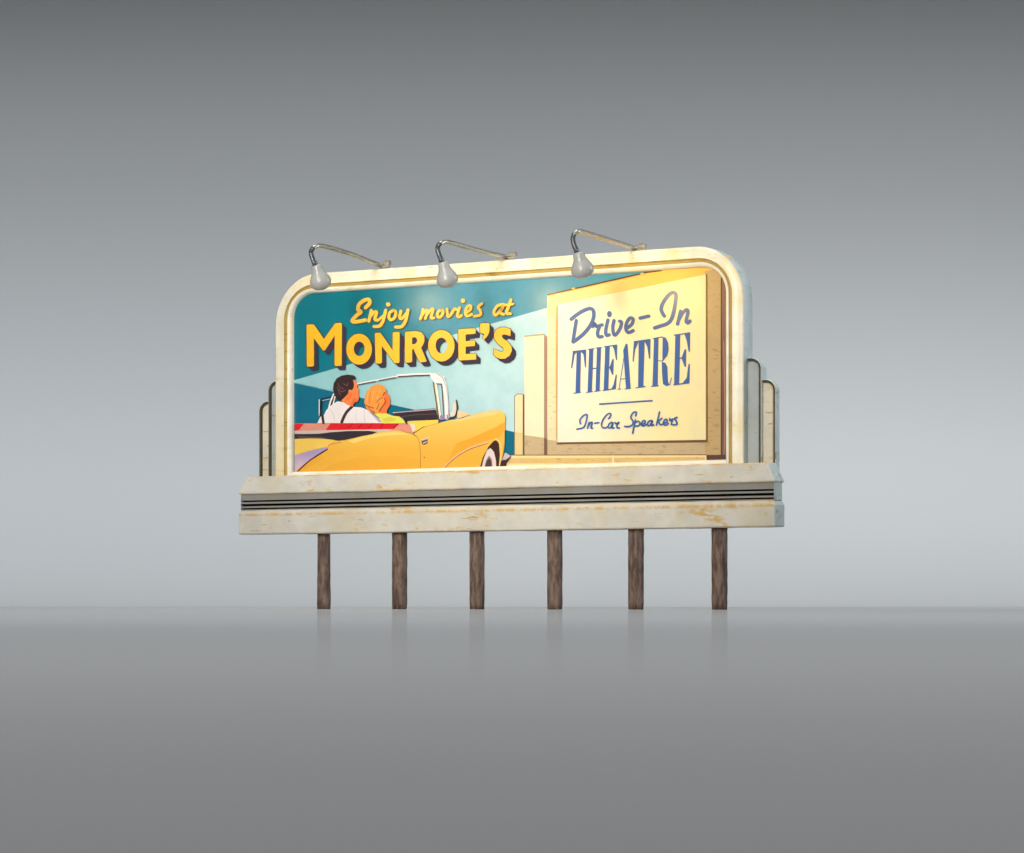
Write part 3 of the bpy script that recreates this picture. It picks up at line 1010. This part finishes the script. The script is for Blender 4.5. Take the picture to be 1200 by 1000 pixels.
mbw.node_tree.nodes['Principled BSDF'].inputs['Specular IOR Level'].default_value = 0.0
for j in range(len(prof) - 1):
    a = 2 * j
    mb.f.append([a, a + 1, a + 3, a + 2])
    mb.m.append(mb.mi(mbg if prof[j + 1][0] < WY - CR + .001 else mbw))
bd = mb.build('backdrop', None, smooth=True)
bd['kind'] = 'structure'
bd['label'] = 'grey seamless studio sweep, floor curving into wall'

# ------------------------------------------------------------------ lights
def area(name, loc, target, sx, sy, power, color=(1, 1, 1), spread=180):
    l = bpy.data.lights.new(name, 'AREA')
    l.shape = 'RECTANGLE'
    l.size, l.size_y = sx, sy
    l.energy = power
    l.color = color
    l.spread = math.radians(spread)
    o = bpy.data.objects.new(name, l)
    COL.objects.link(o)
    o.location = loc
    d = Vector(target) - Vector(loc)
    o.rotation_euler = d.to_track_quat('-Z', 'Y').to_euler()
    return o


area('backdrop_strip', (0, 0.9, 2.1), (0, 2.45, 0.15), 9.0, 0.12, 40, (0.90, 0.97, 1.0), 60)
area('floor_strip', (0, -1.45, 1.5), (0, -1.45, 0), 5.0, 1.2, 7.2, (0.97, 0.99, 1.0), 100)
area('rear_strip', (0, .85, 1.6), (0, .85, 0), 6.0, 0.8, 5, (0.95, 0.99, 1.0), 52)
area('near_strip', (0, -2.95, 0.8), (0, -2.95, 0), 5.0, 0.2, 3.0, (0.97, 0.99, 1.0), 84)
area('mid_strip', (0, -.5, 2.3), (0, -.5, 0), 6.0, 4.8, 50, (0.95, 0.99, 1.0), 50)
area('key_softbox', (-1.25, -2.7, 1.5), (-.13, 0.07, .36), .9, .7, 2.6, (1.0, 0.945, 0.83), 32)
area('front_fill', (-0.9, -3.0, 0.75), (-.02, 0.01, .28), .5, .4, 0.75, (1.0, 0.93, 0.80), 20)
area('cool_side', (1.6, 0.15, 0.75), (.25, -.1, .34), .5, .5, .48, (0.80, 0.92, 1.0), 30)
# the three lamps of the billboard are lit and shine back onto the sign
for (px, py), pw, colr in (((379, 333), .22, (1.0, .74, .34)), ((527, 330), .30, (1.0, .72, .30)), ((686, 319), .36, (1.0, .62, .11))):
    l = bpy.data.lights.new('bulb_light', 'SPOT')
    l.energy = pw
    l.color = colr
    l.spot_size = math.radians(150)
    l.spot_blend = 0.6
    l.shadow_soft_size = 0.009
    o = bpy.data.objects.new('bulb_light', l)
    COL.objects.link(o)
    o.parent = root
    x, z = L(px, py, -112)
    o.location = (x * MM, -.112, z * MM)
    o.rotation_euler = Vector((0.15, 1, -.45)).to_track_quat('-Z', 'Y').to_euler()

w = bpy.data.worlds.new('World')
SC.world = w
w.use_nodes = True
w.node_tree.nodes['Background'].inputs[0].default_value = (0.9, 0.92, 0.95, 1)
w.node_tree.nodes['Background'].inputs[1].default_value = 0.19

# ------------------------------------------------------------------ camera
cam = bpy.data.cameras.new('camera')
co = bpy.data.objects.new('camera', cam)
COL.objects.link(co)
co.location = (0, -D0 * MM, CAMH * MM)
co.rotation_euler = (math.radians(90), 0, 0)
cam.sensor_width = 36
cam.lens = F / 1200 * 36
cam.shift_y = (HOR - 500) / 1200
cam.clip_start = 0.01
cam.clip_end = 100
SC.camera = co
SC.view_settings.view_transform = 'Standard'
SC.view_settings.look = 'None'
SC.view_settings.exposure = 0
SC.view_settings.gamma = 1
SC.view_settings.use_curve_mapping = False
SC.cycles.use_denoising = True
SC.cycles.max_bounces = 8
